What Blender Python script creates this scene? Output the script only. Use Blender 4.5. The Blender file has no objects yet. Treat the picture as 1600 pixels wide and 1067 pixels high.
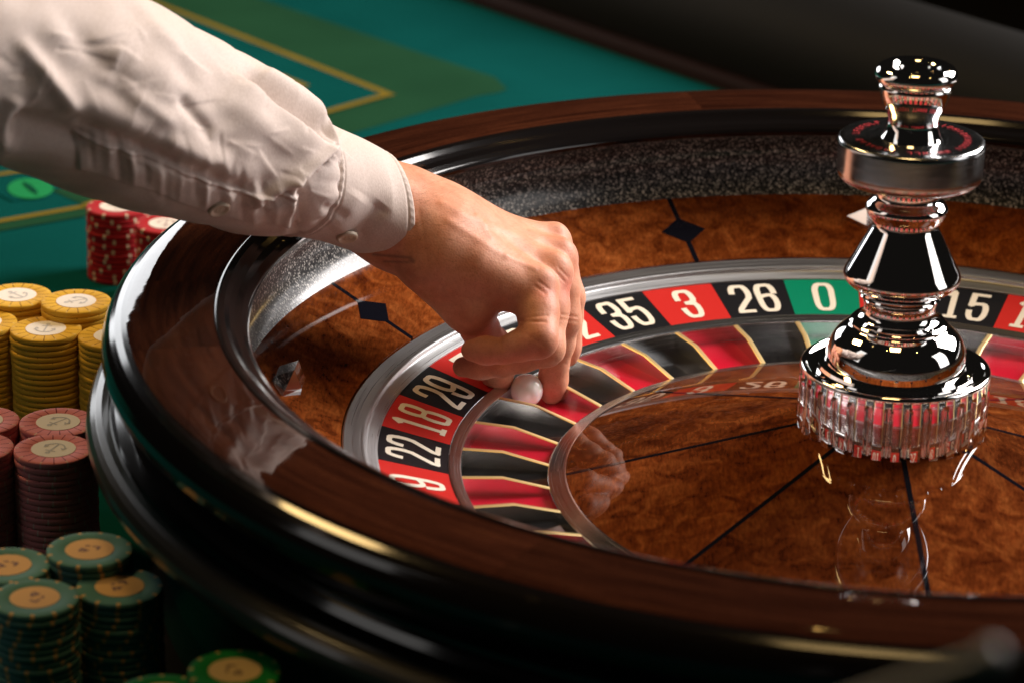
import bpy, bmesh, math, random
import numpy as np
from mathutils import Vector, Matrix
random.seed(7); rng = np.random.default_rng(7)
PI = math.pi; R_ = math.radians
S = bpy.context.scene; COL = S.collection

# ------------------------------------------------------------------ camera
CX, CY, CZ = -0.1689439, -1.4183505, 0.5933883
AZ, PITCH, ROLL, FPX = -0.0146343, 0.3637129, 0.0240459, 4800.36
CP = np.array([CX, CY, CZ])
_f = np.array([math.cos(PITCH)*math.sin(AZ), math.cos(PITCH)*math.cos(AZ), -math.sin(PITCH)])
_r = np.array([math.cos(AZ), -math.sin(AZ), 0.0]); _u = np.cross(_r, _f)
_r, _u = _r*math.cos(ROLL)+_u*math.sin(ROLL), -_r*math.sin(ROLL)+_u*math.cos(ROLL)
cam = bpy.data.cameras.new('camera'); camo = bpy.data.objects.new('camera', cam); COL.objects.link(camo)
m = Matrix.Identity(4)
for i in range(3):
    m[i][0], m[i][1], m[i][2], m[i][3] = _r[i], _u[i], -_f[i], CP[i]
camo.matrix_world = m
cam.sensor_width = 36; cam.lens = FPX*36/1600; cam.clip_start = .01; cam.clip_end = 60
cam.dof.use_dof = True; cam.dof.focus_distance = 1.60; cam.dof.aperture_fstop = 9.0
S.camera = camo
S.view_settings.view_transform = 'Standard'; S.view_settings.look = 'None'
S.view_settings.exposure = 0.0; S.view_settings.gamma = 1.0

def ray(px, py):
    return _f*FPX + _r*(px-800) + _u*(533.5-py)
def at_z(px, py, z):            # the point where the sight line through a photo pixel meets a height
    d = ray(px, py); return CP + d*((z-CP[2])/d[2])
def at_y(px, py, y):
    d = ray(px, py); return CP + d*((y-CP[1])/d[1])
def proj(P):
    d = np.asarray(P)-CP; z = d@_f
    return 800+FPX*(d@_r)/z, 533.5-FPX*(d@_u)/z

# ------------------------------------------------------------------ world and lamps
W = bpy.data.worlds.new('World'); S.world = W; W.use_nodes = True
W.node_tree.nodes['Background'].inputs[0].default_value = (.05, .045, .04, 1)
W.node_tree.nodes['Background'].inputs[1].default_value = .12
def lamp(name, loc, target, sx, sy, power, col):
    l = bpy.data.lights.new(name, 'AREA'); l.shape = 'RECTANGLE'; l.size = sx; l.size_y = sy
    l.energy = power; l.color = col
    o = bpy.data.objects.new(name, l); COL.objects.link(o); o.location = loc
    o.rotation_euler = (Vector(target)-Vector(loc)).to_track_quat('-Z', 'Y').to_euler()
    return o
lamp('key_softbox', (1.24, .97, .98), (-.15, .05, .05), .92, 1.0, 84, (1, .945, .91))
lamp('added_right_panel', (1.30, -.22, .62), (0, 0, .08), .5, .85, 3.2, (1, .97, .94))  # added light panel, only to put a white reflection on the turret's right
lamp('added_far_left_panel', (-1.35, -.30, .80), (0, 0, .1), .35, .8, 1.0, (1, .96, .92))  # unseen weak panel put in for pale stripes in the turret's left chrome
lamp('left_softbox', (-1.25, 2.25, .52), (-.3, .1, .0), .9, .75, 9, (.97, .98, 1))
def strip(loc, yaw, length, width, power):           # a warm tube lamp hung level under the ceiling
    o = lamp('ceiling_strip_lamp', loc, (loc[0], loc[1], 0), length, width, power, (1, .66, .26)); o.rotation_euler = (0, 0, yaw)
strip((-1.53, .80, 1.8), R_(-55), .68, .45, 26)
strip((-.08, -.28, 1.8), R_(-9), .36, .45, 5.5)
for x, y, z in ((-.85, .05, 1.8), (.95, 2.6, 1.4), (-.5, -.5, 2.2), (.9, .9, 1.9), (.2, 2.6, 2.3), (.75, -.4, 1.9)):
    lamp('pendant_bulb', (x, y, z), (0, 0, 0), .02, .012, .15, (1, .58, .16))

# ------------------------------------------------------------------ materials
def mat(name, base=(.5, .5, .5), rough=.5, metal=0., coat=0., coat_rough=.03, spec=.5, **kw):
    M = bpy.data.materials.new(name); M.use_nodes = True
    b = M.node_tree.nodes['Principled BSDF']
    b.inputs['Base Color'].default_value = (*base, 1)
    b.inputs['Roughness'].default_value = rough; b.inputs['Metallic'].default_value = metal
    b.inputs['Coat Weight'].default_value = coat; b.inputs['Coat Roughness'].default_value = coat_rough
    b.inputs['Specular IOR Level'].default_value = spec
    for k, v in kw.items(): b.inputs[k].default_value = v
    return M
class NT:
    def __init__(s, M): s.t = M.node_tree; s.b = s.t.nodes['Principled BSDF']
    def n(s, typ, **kw):
        o = s.t.nodes.new(typ)
        for k, v in kw.items():
            if k.startswith('i_'):
                key = k[2:]; o.inputs[int(key) if key.isdigit() else key.replace('_', ' ')].default_value = v
            else: setattr(o, k, v)
        return o
    def l(s, a, b): s.t.links.new(a, b)
    def coord(s, scale=(1, 1, 1), kind='Object'):
        c = s.n('ShaderNodeTexCoord'); mp = s.n('ShaderNodeMapping'); mp.inputs['Scale'].default_value = scale
        s.l(c.outputs[kind], mp.inputs[0]); return mp.outputs[0]
    def polar(s, kr, ka, kz=0):          # wood grain laid round the wheel: (radius, angle, height)
        c = s.n('ShaderNodeTexCoord'); x = s.n('ShaderNodeSeparateXYZ'); s.l(c.outputs['Object'], x.inputs[0])
        at = s.n('ShaderNodeMath', operation='ARCTAN2'); s.l(x.outputs[1], at.inputs[0]); s.l(x.outputs[0], at.inputs[1])
        v = s.n('ShaderNodeVectorMath', operation='LENGTH')
        fl = s.n('ShaderNodeVectorMath', operation='MULTIPLY', i_1=(1, 1, 0)); s.l(c.outputs['Object'], fl.inputs[0]); s.l(fl.outputs[0], v.inputs[0])
        mr = s.n('ShaderNodeMath', operation='MULTIPLY', i_1=kr); s.l(v.outputs['Value'], mr.inputs[0])
        ma = s.n('ShaderNodeMath', operation='MULTIPLY', i_1=ka); s.l(at.outputs[0], ma.inputs[0])
        mz = s.n('ShaderNodeMath', operation='MULTIPLY', i_1=kz); s.l(x.outputs[2], mz.inputs[0])
        cb = s.n('ShaderNodeCombineXYZ'); s.l(mr.outputs[0], cb.inputs[0]); s.l(ma.outputs[0], cb.inputs[1]); s.l(mz.outputs[0], cb.inputs[2])
        return cb.outputs[0]
    def noise(s, vec, scale, detail=4, rough=.55, dist=0.):
        o = s.n('ShaderNodeTexNoise', i_Scale=scale, i_Detail=detail, i_Roughness=rough, i_Distortion=dist)
        s.l(vec, o.inputs['Vector']); return o.outputs['Fac']
    def ramp(s, fac, stops):
        o = s.n('ShaderNodeValToRGB'); e = o.color_ramp.elements
        while len(e) < len(stops): e.new(.5)
        for el, (p, c) in zip(e, stops): el.position = p; el.color = (*c, 1) if len(c) == 3 else c
        s.l(fac, o.inputs[0]); return o.outputs[0]
    def mix(s, fac, a, b, mode='MIX'):
        o = s.n('ShaderNodeMix', data_type='RGBA', blend_type=mode)
        if isinstance(fac, (int, float)): o.inputs[0].default_value = fac
        else: s.l(fac, o.inputs[0])
        for sock, v in ((o.inputs[6], a), (o.inputs[7], b)):
            if isinstance(v, tuple): sock.default_value = (*v, 1)
            else: s.l(v, sock)
        return o.outputs[2]
    def bump(s, h, strength=.2, dist=.001, coat=False):
        o = s.n('ShaderNodeBump', i_Strength=strength, i_Distance=dist); s.l(h, o.inputs['Height'])
        s.l(o.outputs[0], s.b.inputs['Coat Normal' if coat else 'Normal']); return o
    def objrand(s):
        return s.n('ShaderNodeObjectInfo').outputs['Random']

def burl(name, dark, mid, light, seed=0.):
    M = mat(name, rough=.38, coat=.8, coat_rough=.012, spec=.0); N = NT(M)
    c = N.coord()
    off = N.n('ShaderNodeVectorMath', operation='ADD'); N.l(c, off.inputs[0])
    cmb = N.n('ShaderNodeCombineXYZ'); mu = N.n('ShaderNodeMath', operation='MULTIPLY', i_1=3.7); N.l(N.objrand(), mu.inputs[0])
    for k in range(3): N.l(mu.outputs[0], cmb.inputs[k])
    N.l(cmb.outputs[0], off.inputs[1]); c = off.outputs[0]
    fig = N.noise(c, 70, 3, .5, 1.2)
    st = N.n('ShaderNodeMapping'); st.inputs['Scale'].default_value = (1, .22, 1); st.inputs['Rotation'].default_value = (0, 0, -.9); N.l(c, st.inputs[0])
    fl = N.noise(st.outputs[0], 700, 3, .6, .3)
    big = N.noise(c, 14, 2, .5, .5)
    a = N.ramp(fig, [(.28, dark), (.5, mid), (.74, light)])
    b = N.ramp(fl, [(.32, (.62, .58, .56)), (.52, (.95, .95, .95)), (.72, (1.3, 1.28, 1.2))])
    d = N.mix(1., a, b, 'MULTIPLY')
    e = N.ramp(big, [(.3, (.72, .70, .68)), (.7, (1.15, 1.15, 1.12))])
    tone = N.ramp(N.objrand(), [(0, (.80, .78, .76)), (1, (1.16, 1.14, 1.10))])
    N.l(N.mix(1., N.mix(1., d, e, 'MULTIPLY'), tone, 'MULTIPLY'), N.b.inputs['Base Color'])
    return M
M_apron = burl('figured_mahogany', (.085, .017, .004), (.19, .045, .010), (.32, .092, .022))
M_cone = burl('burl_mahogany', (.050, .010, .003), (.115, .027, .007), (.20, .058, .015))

def rimwood():
    M = mat('dark_rim_mahogany', rough=.35, coat=1., coat_rough=.03, spec=.0); N = NT(M)
    p = N.polar(260, 5.0, 60)
    sh = N.n('ShaderNodeVectorMath', operation='ADD'); N.l(p, sh.inputs[0])
    cb = N.n('ShaderNodeCombineXYZ'); mu = N.n('ShaderNodeMath', operation='MULTIPLY', i_1=31.); N.l(N.objrand(), mu.inputs[0])
    N.l(mu.outputs[0], cb.inputs[1]); N.l(mu.outputs[0], cb.inputs[0]); N.l(cb.outputs[0], sh.inputs[1])
    g = N.noise(sh.outputs[0], 1.0, 6, .65, .3)
    fine = N.noise(N.coord(), 700, 2, .6)
    a = N.ramp(g, [(.3, (.014, .0038, .002)), (.52, (.034, .0095, .0045)), (.75, (.062, .019, .008))])
    b = N.ramp(fine, [(.3, (.75, .75, .75)), (.7, (1.15, 1.15, 1.15))])
    hue = N.ramp(N.objrand(), [(0, (.72, .70, .70)), (1, (1.25, 1.2, 1.15))])
    N.l(N.mix(1., N.mix(1., a, b, 'MULTIPLY'), hue, 'MULTIPLY'), N.b.inputs['Base Color'])
    wob = N.noise(N.coord(), 60, 2, .5); N.bump(wob, .04, .002, coat=True)
    return M
M_rim = rimwood()
def granite():
    M = mat('speckled_granite_laminate', rough=.4, coat=.45, coat_rough=.15, spec=.15); N = NT(M)
    v = N.n('ShaderNodeTexVoronoi', i_Scale=1150.); N.l(N.coord(), v.inputs['Vector'])
    s = N.n('ShaderNodeSeparateColor'); N.l(v.outputs['Color'], s.inputs[0])
    n = N.noise(N.coord(), 480, 3, .6)
    ad = N.n('ShaderNodeMath', operation='MULTIPLY_ADD', i_1=.55); N.l(s.outputs[0], ad.inputs[0])
    sc = N.n('ShaderNodeMath', operation='MULTIPLY', i_1=.5); N.l(n, sc.inputs[0]); N.l(sc.outputs[0], ad.inputs[2])
    N.l(N.ramp(ad.outputs[0], [(.40, (.004, .004, .005)), (.56, (.022, .022, .024)), (.68, (.09, .088, .085)), (.82, (.42, .40, .37))]), N.b.inputs['Base Color'])
    return M
M_granite = granite()
M_lacquer = mat('black_lacquer', (.005, .004, .004), .2, coat=1., coat_rough=.10, spec=0.)
M_inlay = mat('ebony_inlay', (.005, .005, .008), .35, coat=.8, coat_rough=.015, spec=0.)
def brushed(name, base, rough, amt=.12):
    M = mat(name, base, rough, 1.0); N = NT(M)
    g = N.noise(N.polar(2600, 2.5, 900), 1.0, 3, .6)
    N.l(N.ramp(g, [(.3, (rough-amt,)*3), (.7, (rough+amt,)*3)]), N.b.inputs['Roughness'])
    N.l(N.ramp(g, [(.3, tuple(x*.82 for x in base)), (.7, base)]), N.b.inputs['Base Color'])
    return M
M_alu = brushed('brushed_aluminium', (.56, .56, .57), .36)
M_alu_bright = brushed('turned_aluminium', (.72, .72, .73), .22, .07)
M_fin = mat('polished_fin_metal', (.80, .78, .75), .22, 1.0)
M_edge = mat('gold_glint_fin_edge', (.90, .68, .34), .48, 1.0)  # gold colour paints the warm reflected light onto the nickel fin tops
M_chrome = mat('chrome', (.86, .84, .83), .025, 1.0)
M_chrome_soft = brushed('turned_chrome', (.55, .56, .58), .18, .05)
def enamel(name, col):
    M = mat(name, col, .4, coat=.3, coat_rough=.10, spec=.1); N = NT(M)
    n = N.noise(N.coord(), 900, 2, .5); N.bump(n, .05, .0004); return M
M_red = enamel('red_enamel', (.52, .022, .018)); M_black = enamel('black_enamel', (.008, .008, .010)); M_green = enamel('green_enamel', (.0, .20, .105))
M_fred = mat('red_pocket_floor', (.55, .006, .028), .28, coat=.6, coat_rough=.05)
M_fblack = mat('black_pocket_floor', (.007, .007, .008), .25, coat=.6, coat_rough=.05)
M_fgreen = mat('green_pocket_floor', (.0, .22, .11), .28, coat=.6, coat_rough=.05)
M_cream = mat('cream_numeral_paint', (.78, .71, .60), .45)
M_ball = mat('ivory_white_ball', (.90, .86, .82), .16, coat=.5, coat_rough=.05, **{'Subsurface Weight': .25, 'Subsurface Scale': .004})
M_engrave = mat('red_engraving_paint', (.45, .03, .04), .4)

# ------------------------------------------------------------------ mesh helpers
def mesh_obj(name, verts, faces, material, parent=None, smooth=True, mids=None):
    me = bpy.data.meshes.new(name); me.from_pydata([tuple(v) for v in verts], [], [tuple(f) for f in faces]); me.update()
    mats = material if isinstance(material, (list, tuple)) else [material]
    for q in mats: me.materials.append(q)
    if mids is not None: me.polygons.foreach_set('material_index', mids)
    if smooth: me.polygons.foreach_set('use_smooth', [True]*len(me.polygons))
    o = bpy.data.objects.new(name, me); COL.objects.link(o)
    if parent: o.parent = parent
    return o
def sharp(o, deg=35):
    o.data.set_sharp_from_angle(angle=R_(deg)); return o
def tag(o, label, cat, group=None, kind=None):
    if label: o['label'] = label
    if cat: o['category'] = cat
    if group: o['group'] = group
    if kind: o['kind'] = kind
    return o
def empty(name, loc=(0, 0, 0)):
    o = bpy.data.objects.new(name, None); COL.objects.link(o); o.location = loc; o.empty_display_size = .02; return o
def lathe(name, prof, material, parent=None, n=192, closed=False, deg=35, mod=None, dens=True):
    if dens:
        pp = [prof[0]]
        for a, b in zip(prof, prof[1:]):
            if math.hypot(b[0]-a[0], b[1]-a[1]) > .0025:
                for t in (.06, .35, .65, .94): pp.append((a[0]+(b[0]-a[0])*t, a[1]+(b[1]-a[1])*t))
            pp.append(b)
        prof = pp
    v = []; f = []; k = len(prof)
    for i in range(n):
        a = 2*PI*i/n
        for r, z in prof:
            rr = mod(r, z, a) if mod else r
            v.append((rr*math.cos(a), rr*math.sin(a), z))
    for i in range(n):
        j = (i+1) % n
        for q in range(k if closed else k-1):
            p = (q+1) % k
            f.append((i*k+q, i*k+p, j*k+p, j*k+q))
    o = mesh_obj(name, v, f, material, parent)
    bm = bmesh.new(); bm.from_mesh(o.data)
    bmesh.ops.remove_doubles(bm, verts=bm.verts, dist=1e-7); bmesh.ops.recalc_face_normals(bm, faces=bm.faces)
    bm.to_mesh(o.data); bm.free()
    return sharp(o, deg)
def wedge(name, prof, a0, a1, n, material, parent=None, deg=35):     # a sector of a ring with a closed profile and end caps
    v = []; f = []; k = len(prof)
    for i in range(n+1):
        a = a0+(a1-a0)*i/n
        v += [(r*math.cos(a), r*math.sin(a), z) for r, z in prof]
    for i in range(n):
        for q in range(k):
            p = (q+1) % k; f.append((i*k+q, i*k+p, (i+1)*k+p, (i+1)*k+q))
    f.append(tuple(range(k))[::-1]); f.append(tuple(n*k+q for q in range(k)))
    o = mesh_obj(name, v, f, material, parent)
    bm = bmesh.new(); bm.from_mesh(o.data); bmesh.ops.recalc_face_normals(bm, faces=bm.faces); bm.to_mesh(o.data); bm.free()
    return sharp(o, deg)
def arc(cx, cz, r, a0, a1, n):
    return [(cx+r*math.cos(R_(a0+(a1-a0)*i/n)), cz+r*math.sin(R_(a0+(a1-a0)*i/n))) for i in range(n+1)]
def crom(pts, n=6):                       # smooth curve through profile points
    P = [np.array(p, float) for p in pts]; P = [2*P[0]-P[1]]+P+[2*P[-1]-P[-2]]; out = []
    for i in range(1, len(P)-2):
        for j in range(n):
            t = j/n; a, b, c, d = P[i-1:i+3]
            out.append(tuple(.5*((2*b)+(c-a)*t+(2*a-5*b+4*c-d)*t*t+(3*b-a-3*c+d)*t**3)))
    out.append(tuple(P[-2])); return out

ZT = -0.069
# ------------------------------------------------------------------ the table
floor_m = mat('dark_carpet', (.010, .008, .007), .9)
o = mesh_obj('floor', [(-4, -3, -.85), (4, -3, -.85), (4, 7, -.85), (-4, 7, -.85)], [(0, 1, 2, 3)], floor_m, smooth=False); o['kind'] = 'structure'
def feltmat(name, col):
    M = mat(name, col, .95, spec=.0); N = NT(M)
    n = N.noise(N.coord(), 1400, 3, .7); w = N.noise(N.coord(), 9, 2)
    a = N.ramp(n, [(.3, tuple(x*.8 for x in col)), (.7, tuple(x*1.15 for x in col))])
    b = N.ramp(w, [(.3, (.9, .9, .9)), (.7, (1.08, 1.08, 1.08))])
    N.l(N.mix(1., a, b, 'MULTIPLY'), N.b.inputs['Base Color']); N.bump(n, .3, .0008); return M
M_felt = feltmat('teal_felt', (.003, .056, .053)); M_band = feltmat('green_printed_felt', (.013, .052, .026)); M_line = feltmat('yellow_printed_felt', (.16, .115, .018)); M_oval = feltmat('light_green_printed_felt', (.015, .20, .07)); M_dk = feltmat('dark_print', (.005, .05, .03))
A = at_z(608, 150, ZT)[:2]; E0 = at_z(720, 0, ZT)[:2]; E1 = at_z(1100, 131, ZT)[:2]
uu = (E1-E0)/np.linalg.norm(E1-E0); vv = np.array([uu[1], -uu[0]]);
if vv@(A-E0) < 0: vv = -vv
def T2(s, t): return tuple(E0+uu*s+vv*t)          # table coordinates: along the rail, away from it
table = empty('roulette_table', (*T2(.9, .8), ZT-.03)); tag(table, 'teal felt gaming table with green border print and dark padded rail', 'table')
def sheet(name, pts, z, material, parent=table):
    o = mesh_obj(name, [(p[0], p[1], z) for p in pts], [tuple(range(len(pts)))], material, None, smooth=False)
    bm = bmesh.new(); bm.from_mesh(o.data); bmesh.ops.recalc_face_normals(bm, faces=bm.faces)
    if bm.faces[:][0].normal.z < 0: bmesh.ops.reverse_faces(bm, faces=bm.faces)
    bm.to_mesh(o.data); bm.free(); pin(o, parent); return o
def pin(o, parent):
    o.parent = parent; o.matrix_parent_inverse = Matrix.Translation(-Vector(parent.location))
# slab
q = [T2(-.9, 0), T2(2.6, 0), T2(2.6, 1.75), T2(-.9, 1.75)]
v = [(p[0], p[1], ZT) for p in q]+[(p[0], p[1], ZT-.05) for p in q]
o = mesh_obj('felt', v, [(3, 2, 1, 0), (0, 1, 5, 4), (1, 2, 6, 5), (2, 3, 7, 6), (3, 0, 4, 7), (4, 5, 6, 7)], M_felt, None, smooth=False); pin(o, table)
bm = bmesh.new(); bm.from_mesh(o.data); bmesh.ops.recalc_face_normals(bm, faces=bm.faces); bm.to_mesh(o.data); bm.free()
def st(px, py):
    d = at_z(px, py, ZT)[:2]-E0; return np.array([d@uu, d@vv])
Z1, Z2, Z3 = ZT+.0004, ZT+.0008, ZT+.0012
sA = st(608, 150); sC = st(793, 140); sB = st(410, 72); sD = st(520, 175); sL0 = st(0, 348); sL1 = st(132, 325); sM0 = st(0, 362); sM1 = st(132, 340)
g0 = st(410, 0); g1 = st(660, 85)
def P(s): return T2(s[0], s[1])
def pd(a, b, w):       # a straight printed line as a quad of width w between two table points
    a = np.array(a); b = np.array(b); d = (b-a)/np.linalg.norm(b-a); n = np.array([-d[1], d[0]])*w/2
    return [P(a-n), P(b-n), P(b+n), P(a+n)]
dA = (sB-sA)/np.linalg.norm(sB-sA); dC = (sD-sA)/np.linalg.norm(sD-sA)
gdir = (g0-g1)/np.linalg.norm(g0-g1)
far = g1+gdir*1.2
cs = [sC+np.array([-.03, -.012]), sC+np.array([-.012, -.004]), sC, sC+np.array([.004, .012]), sC+np.array([.002, .03])]
gband = [P(far), P(g1)]+[P(c) for c in cs]+[P(sC+dC*.42), P(sC+dC*.42+gdir*1.2)]
sheet('border_band', gband, Z1, M_band)
lw = .0072
ins = [P(sA), P(sA+dA*.55), P(sA+dA*.55+dC*.37), P(sA+dC*.37)]
sheet('layout_box', ins, Z2, M_felt)
sheet('marking_line', pd(sA-dA*lw*.5, sA+dA*.55, lw), Z3, M_line)
sheet('marking_line', pd(sA+dC*lw*.5, sA+dC*.2, lw), Z3+.0004, M_line)
yb = st(466, 136); sheet('numeral_print', pd(yb-dA*.006, yb+dA*.03, .014), Z3, M_line)
# the row with the oval at the left
ld = (sL0-sL1)/np.linalg.norm(sL0-sL1)
kink = st(139, 318)
sheet('border_band', [P(sL1), P(sL1+ld*.5), P(sL1+ld*.5+(sM0-sL0)), P(sM1), P(st(150, 331)), P(kink)], Z2, M_band)
sheet('marking_line', pd(sL1, sL1+ld*.5, lw*.9), Z3, M_line)
sheet('marking_line', pd(sL1, st(190, 300), lw*.9), Z3+.0004, M_line)
sN0 = st(0, 275); sN1 = st(36, 269); nd = (sN1-sN0)/np.linalg.norm(sN1-sN0)
sheet('marking_line', pd(sN0-nd*.3, sN1+nd*.06, lw*.9), Z3, M_line)
so = st(48, 297); e1 = st(84, 297)-so; e2 = st(48, 281)-so
sheet('oval_print', [P(so+e1*math.cos(a)+e2*math.sin(a)) for a in np.linspace(0, 2*PI, 40, endpoint=False)], Z3, M_oval)
k0 = st(38, 287); k1 = st(58, 308); sheet('numeral_print', [P(k0+(k1-k0)*t+e1*w) for t, w in ((0, -.05), (.3, -.19), (.75, -.13), (1, .04), (.7, .17), (.3, .15))], Z3+.0004, M_dk)
# padded rail beyond the felt
M_leather = mat('black_rail_leather', (.006, .0055, .005), .6, spec=.10)
N = NT(M_leather); N.bump(N.noise(N.coord(), 260, 4, .6), .25, .001)
M_trim = mat('dark_red_trim', (.012, .003, .002), .7, spec=.1)
def bar(name, prof, s0, s1, material):           # profile in (away from the felt, height), swept along the rail
    v = []; k = len(prof)
    for s in (s0, s1): v += [(*T2(s, -t), ZT+h) for t, h in prof]
    f = [(q, (q+1) % k, k+(q+1) % k, k+q) for q in range(k)]+[tuple(range(k)), tuple(k+q for q in range(k))]
    o = mesh_obj(name, v, f, material, None); pin(o, table)
    bm = bmesh.new(); bm.from_mesh(o.data); bmesh.ops.recalc_face_normals(bm, faces=bm.faces); bm.to_mesh(o.data); bm.free()
    return sharp(o, 50)
bar('rail_trim', [(0, -.04), (0, .006), (.004, .010), (.014, .010), (.016, -.04)], -.9, 2.6, M_trim)
bar('padded_rail', [(.016, -.05), (.016, .012)]+arc(.085, .012, .068, 180, 0, 20)+[(.153, -.05)], -.9, 2.6, M_leather)
bar('table_apron', [(.02, -.30), (.02, -.051), (.15, -.051), (.15, -.30)], -.9, 2.6, M_trim)

# ------------------------------------------------------------------ the bowl
bowl = empty('roulette_bowl', (0, 0, ZT)); tag(bowl, 'big round wooden roulette bowl with dark rim and speckled ball track', 'roulette bowl')
def B(o): pin(o, bowl); return o
B(lathe('outer_body', [(.3765, .0785), (.3790, .0778), (.3820, .0763), (.3846, .0742), (.3867, .0715), (.3882, .0682), (.3888, .0645), (.3876, .0600), (.3835, .0545), (.3775, .0490), (.3742, .0440), (.3745, .0395), (.3775, .0362), (.3830, .0345), (.3880, .0338)], M_lacquer, n=256))
B(lathe('base_moulding', [(.3860, .0337)]+arc(.3877, .0268, .0070, 75, -80, 12)+[(.3860, .0195), (.378, .016), (.371, .006), (.366, -.015), (.362, -.04), (.364, -.060), (.370, -.0688)], mat('satin_black_paint', (.006, .005, .005), .35, coat=.25, coat_rough=.12, spec=.1), n=256))
B(lathe('moulding_bead', arc(.3885, .0268, .0085, 150, -150, 14), mat('dark_moulding', (.022, .021, .020), .3, coat=.55, coat_rough=.12, spec=.1), n=256))
JOINT = R_(104.6)
rim_prof = [(.3345, .0790), (.338, .0793), (.346, .0796), (.357, .0798), (.368, .0797), (.3735, .0794), (.3765, .0787), (.3765, .070), (.3345, .070)]
for k in range(8):
    a0 = JOINT+k*PI/4; B(wedge('rim_segment', rim_prof, a0+.0003, a0+PI/4-.0003, 32, M_rim))
B(lathe('inner_lip', [(.3344, .0700), (.3344, .0795), (.3325, .0800), (.3300, .0792), (.3275, .0768), (.3250, .0750), (.3215, .0735), (.3190, .0715), (.3180, .0695), (.3188, .0675), (.3215, .0670)], M_lacquer, n=256))
B(lathe('ball_track', crom([(.3200, .0675), (.3262, .0640), (.3302, .0570), (.3312, .0490), (.3295, .0400), (.3262, .0335), (.3232, .0293)], 5), M_granite, n=256))
AP = lambda r: .0075+(r-.2735)/(.3234-.2735)*.0220
LINE0 = R_(108.7)
gap = .0011
for k in range(8):
    a0 = LINE0+k*PI/4
    B(wedge('apron_panel', [(.2735, AP(.2735)), (.3236, AP(.3236)), (.3236, AP(.3236)-.004), (.2735, AP(.2735)-.004)], a0+gap/.3, a0+PI/4-gap/.3, 40, M_apron))
def radial_strip(name, r0, r1, zf, w, a, lift, material, n=6, taper=1.):
    v = []; ca, sa = math.cos(a), math.sin(a)
    for i in range(n+1):
        r = r0+(r1-r0)*i/n; ww = w*(taper+(1-taper)*i/n)
        for sgn in (-1, 1): v.append((r*ca-sgn*ww/2*sa, r*sa+sgn*ww/2*ca, zf(r)+lift))
    return mesh_obj(name, v, [(2*i, 2*i+2, 2*i+3, 2*i+1) for i in range(n)], material)
for k in range(8):
    a = LINE0+k*PI/4
    B(radial_strip('inlay_line', .2735, .3234, AP, .0030, a, .00012, M_inlay))
    ca, sa = math.cos(a), math.sin(a); v = []
    for dr, dt in ((-.0098, 0), (0, .0135), (.0098, 0), (0, -.0135)):
        r = .2975+dr; v.append((r*ca-dt*sa, r*sa+dt*ca, AP(r)+.0003))
    v += [(x, y, z-.002) for x, y, z in v]
    B(mesh_obj('diamond_inlay', v, [(0, 1, 2, 3), (0, 4, 5, 1), (1, 5, 6, 2), (2, 6, 7, 3), (3, 7, 4, 0)], M_inlay, smooth=False))
# canoe shaped chrome deflectors
M_defl = mat('polished_steel', (.70, .69, .68), .05, 1.0)
def deflector(a, long_tangential=True):
    L, w, h = .0245, .0088, .0105; rc = .3030; base = AP(rc); ca, sa = math.cos(a), math.sin(a)
    sl = (.022/.0499)
    ring = [(-1, 0), (-.38, .92), (.38, .92), (1, 0), (.38, -.92), (-.38, -.92)]
    pts3 = [(x, y, 0) for x, y in ring]+[(x*.93, y*.90, .30) for x, y in ring]+[(-.34, 0, 1), (.34, 0, 1)]
    v = [((x*L*.8, y*w, z*h) if long_tangential else (y*w, x*L*.8, z*h)) for x, y, z in pts3]
    f = [(i, (i+1) % 6, 6+(i+1) % 6, 6+i) for i in range(6)]
    f += [(6, 7, 12), (7, 8, 13, 12), (8, 9, 13), (9, 10, 13), (10, 11, 12, 13), (11, 6, 12)]
    vv2 = []
    nn = np.array([-math.sin(math.atan(sl)), math.cos(math.atan(sl))]); tt = np.array([nn[1], -nn[0]])
    for t, r, z in v:
        rr = rc+tt[0]*r+nn[0]*z; zz = base+tt[1]*(-1)*-r*-1+nn[1]*z
        zz = base+(math.sin(math.atan(sl))*r)+nn[1]*z
        vv2.append((rr*ca-t*sa, rr*sa+t*ca, zz))
    return B(mesh_obj('deflector', vv2, f, M_defl, smooth=False))
for k in range(8):
    deflector(R_(176.3)-R_(90)*(k/2), long_tangential=(k % 2 == 0))

# ------------------------------------------------------------------ the rotor
rotor = empty('wheel_rotor', (0, 0, -.03)); tag(rotor, 'spinning number wheel with red and black pockets and a chrome turret', 'roulette wheel')
def Q(o): pin(o, rotor); return o
Q(lathe('outer_ring', [(.2731, .0035), (.2729, .0064), (.2721, .0070), (.2622, .0060), (.2615, .0055), (.2610, .0036), (.2604, .0031), (.2553, .0006), (.2553, -.004)], M_alu, n=256))
STEP = 2*PI/37; TH0 = 1.7201383
ORDER = [0, 32, 15, 19, 4, 21, 2, 25, 17, 34, 6, 27, 13, 36, 11, 30, 8, 23, 10, 5, 24, 16, 33, 1, 20, 14, 31, 9, 22, 18, 29, 7, 28, 12, 35, 3, 26]
REDS = {1, 3, 5, 7, 9, 12, 14, 16, 18, 19, 21, 23, 25, 27, 30, 32, 34, 36}
NZ = lambda r: (r-.255)/(.255-.2202)*.0085
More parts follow.
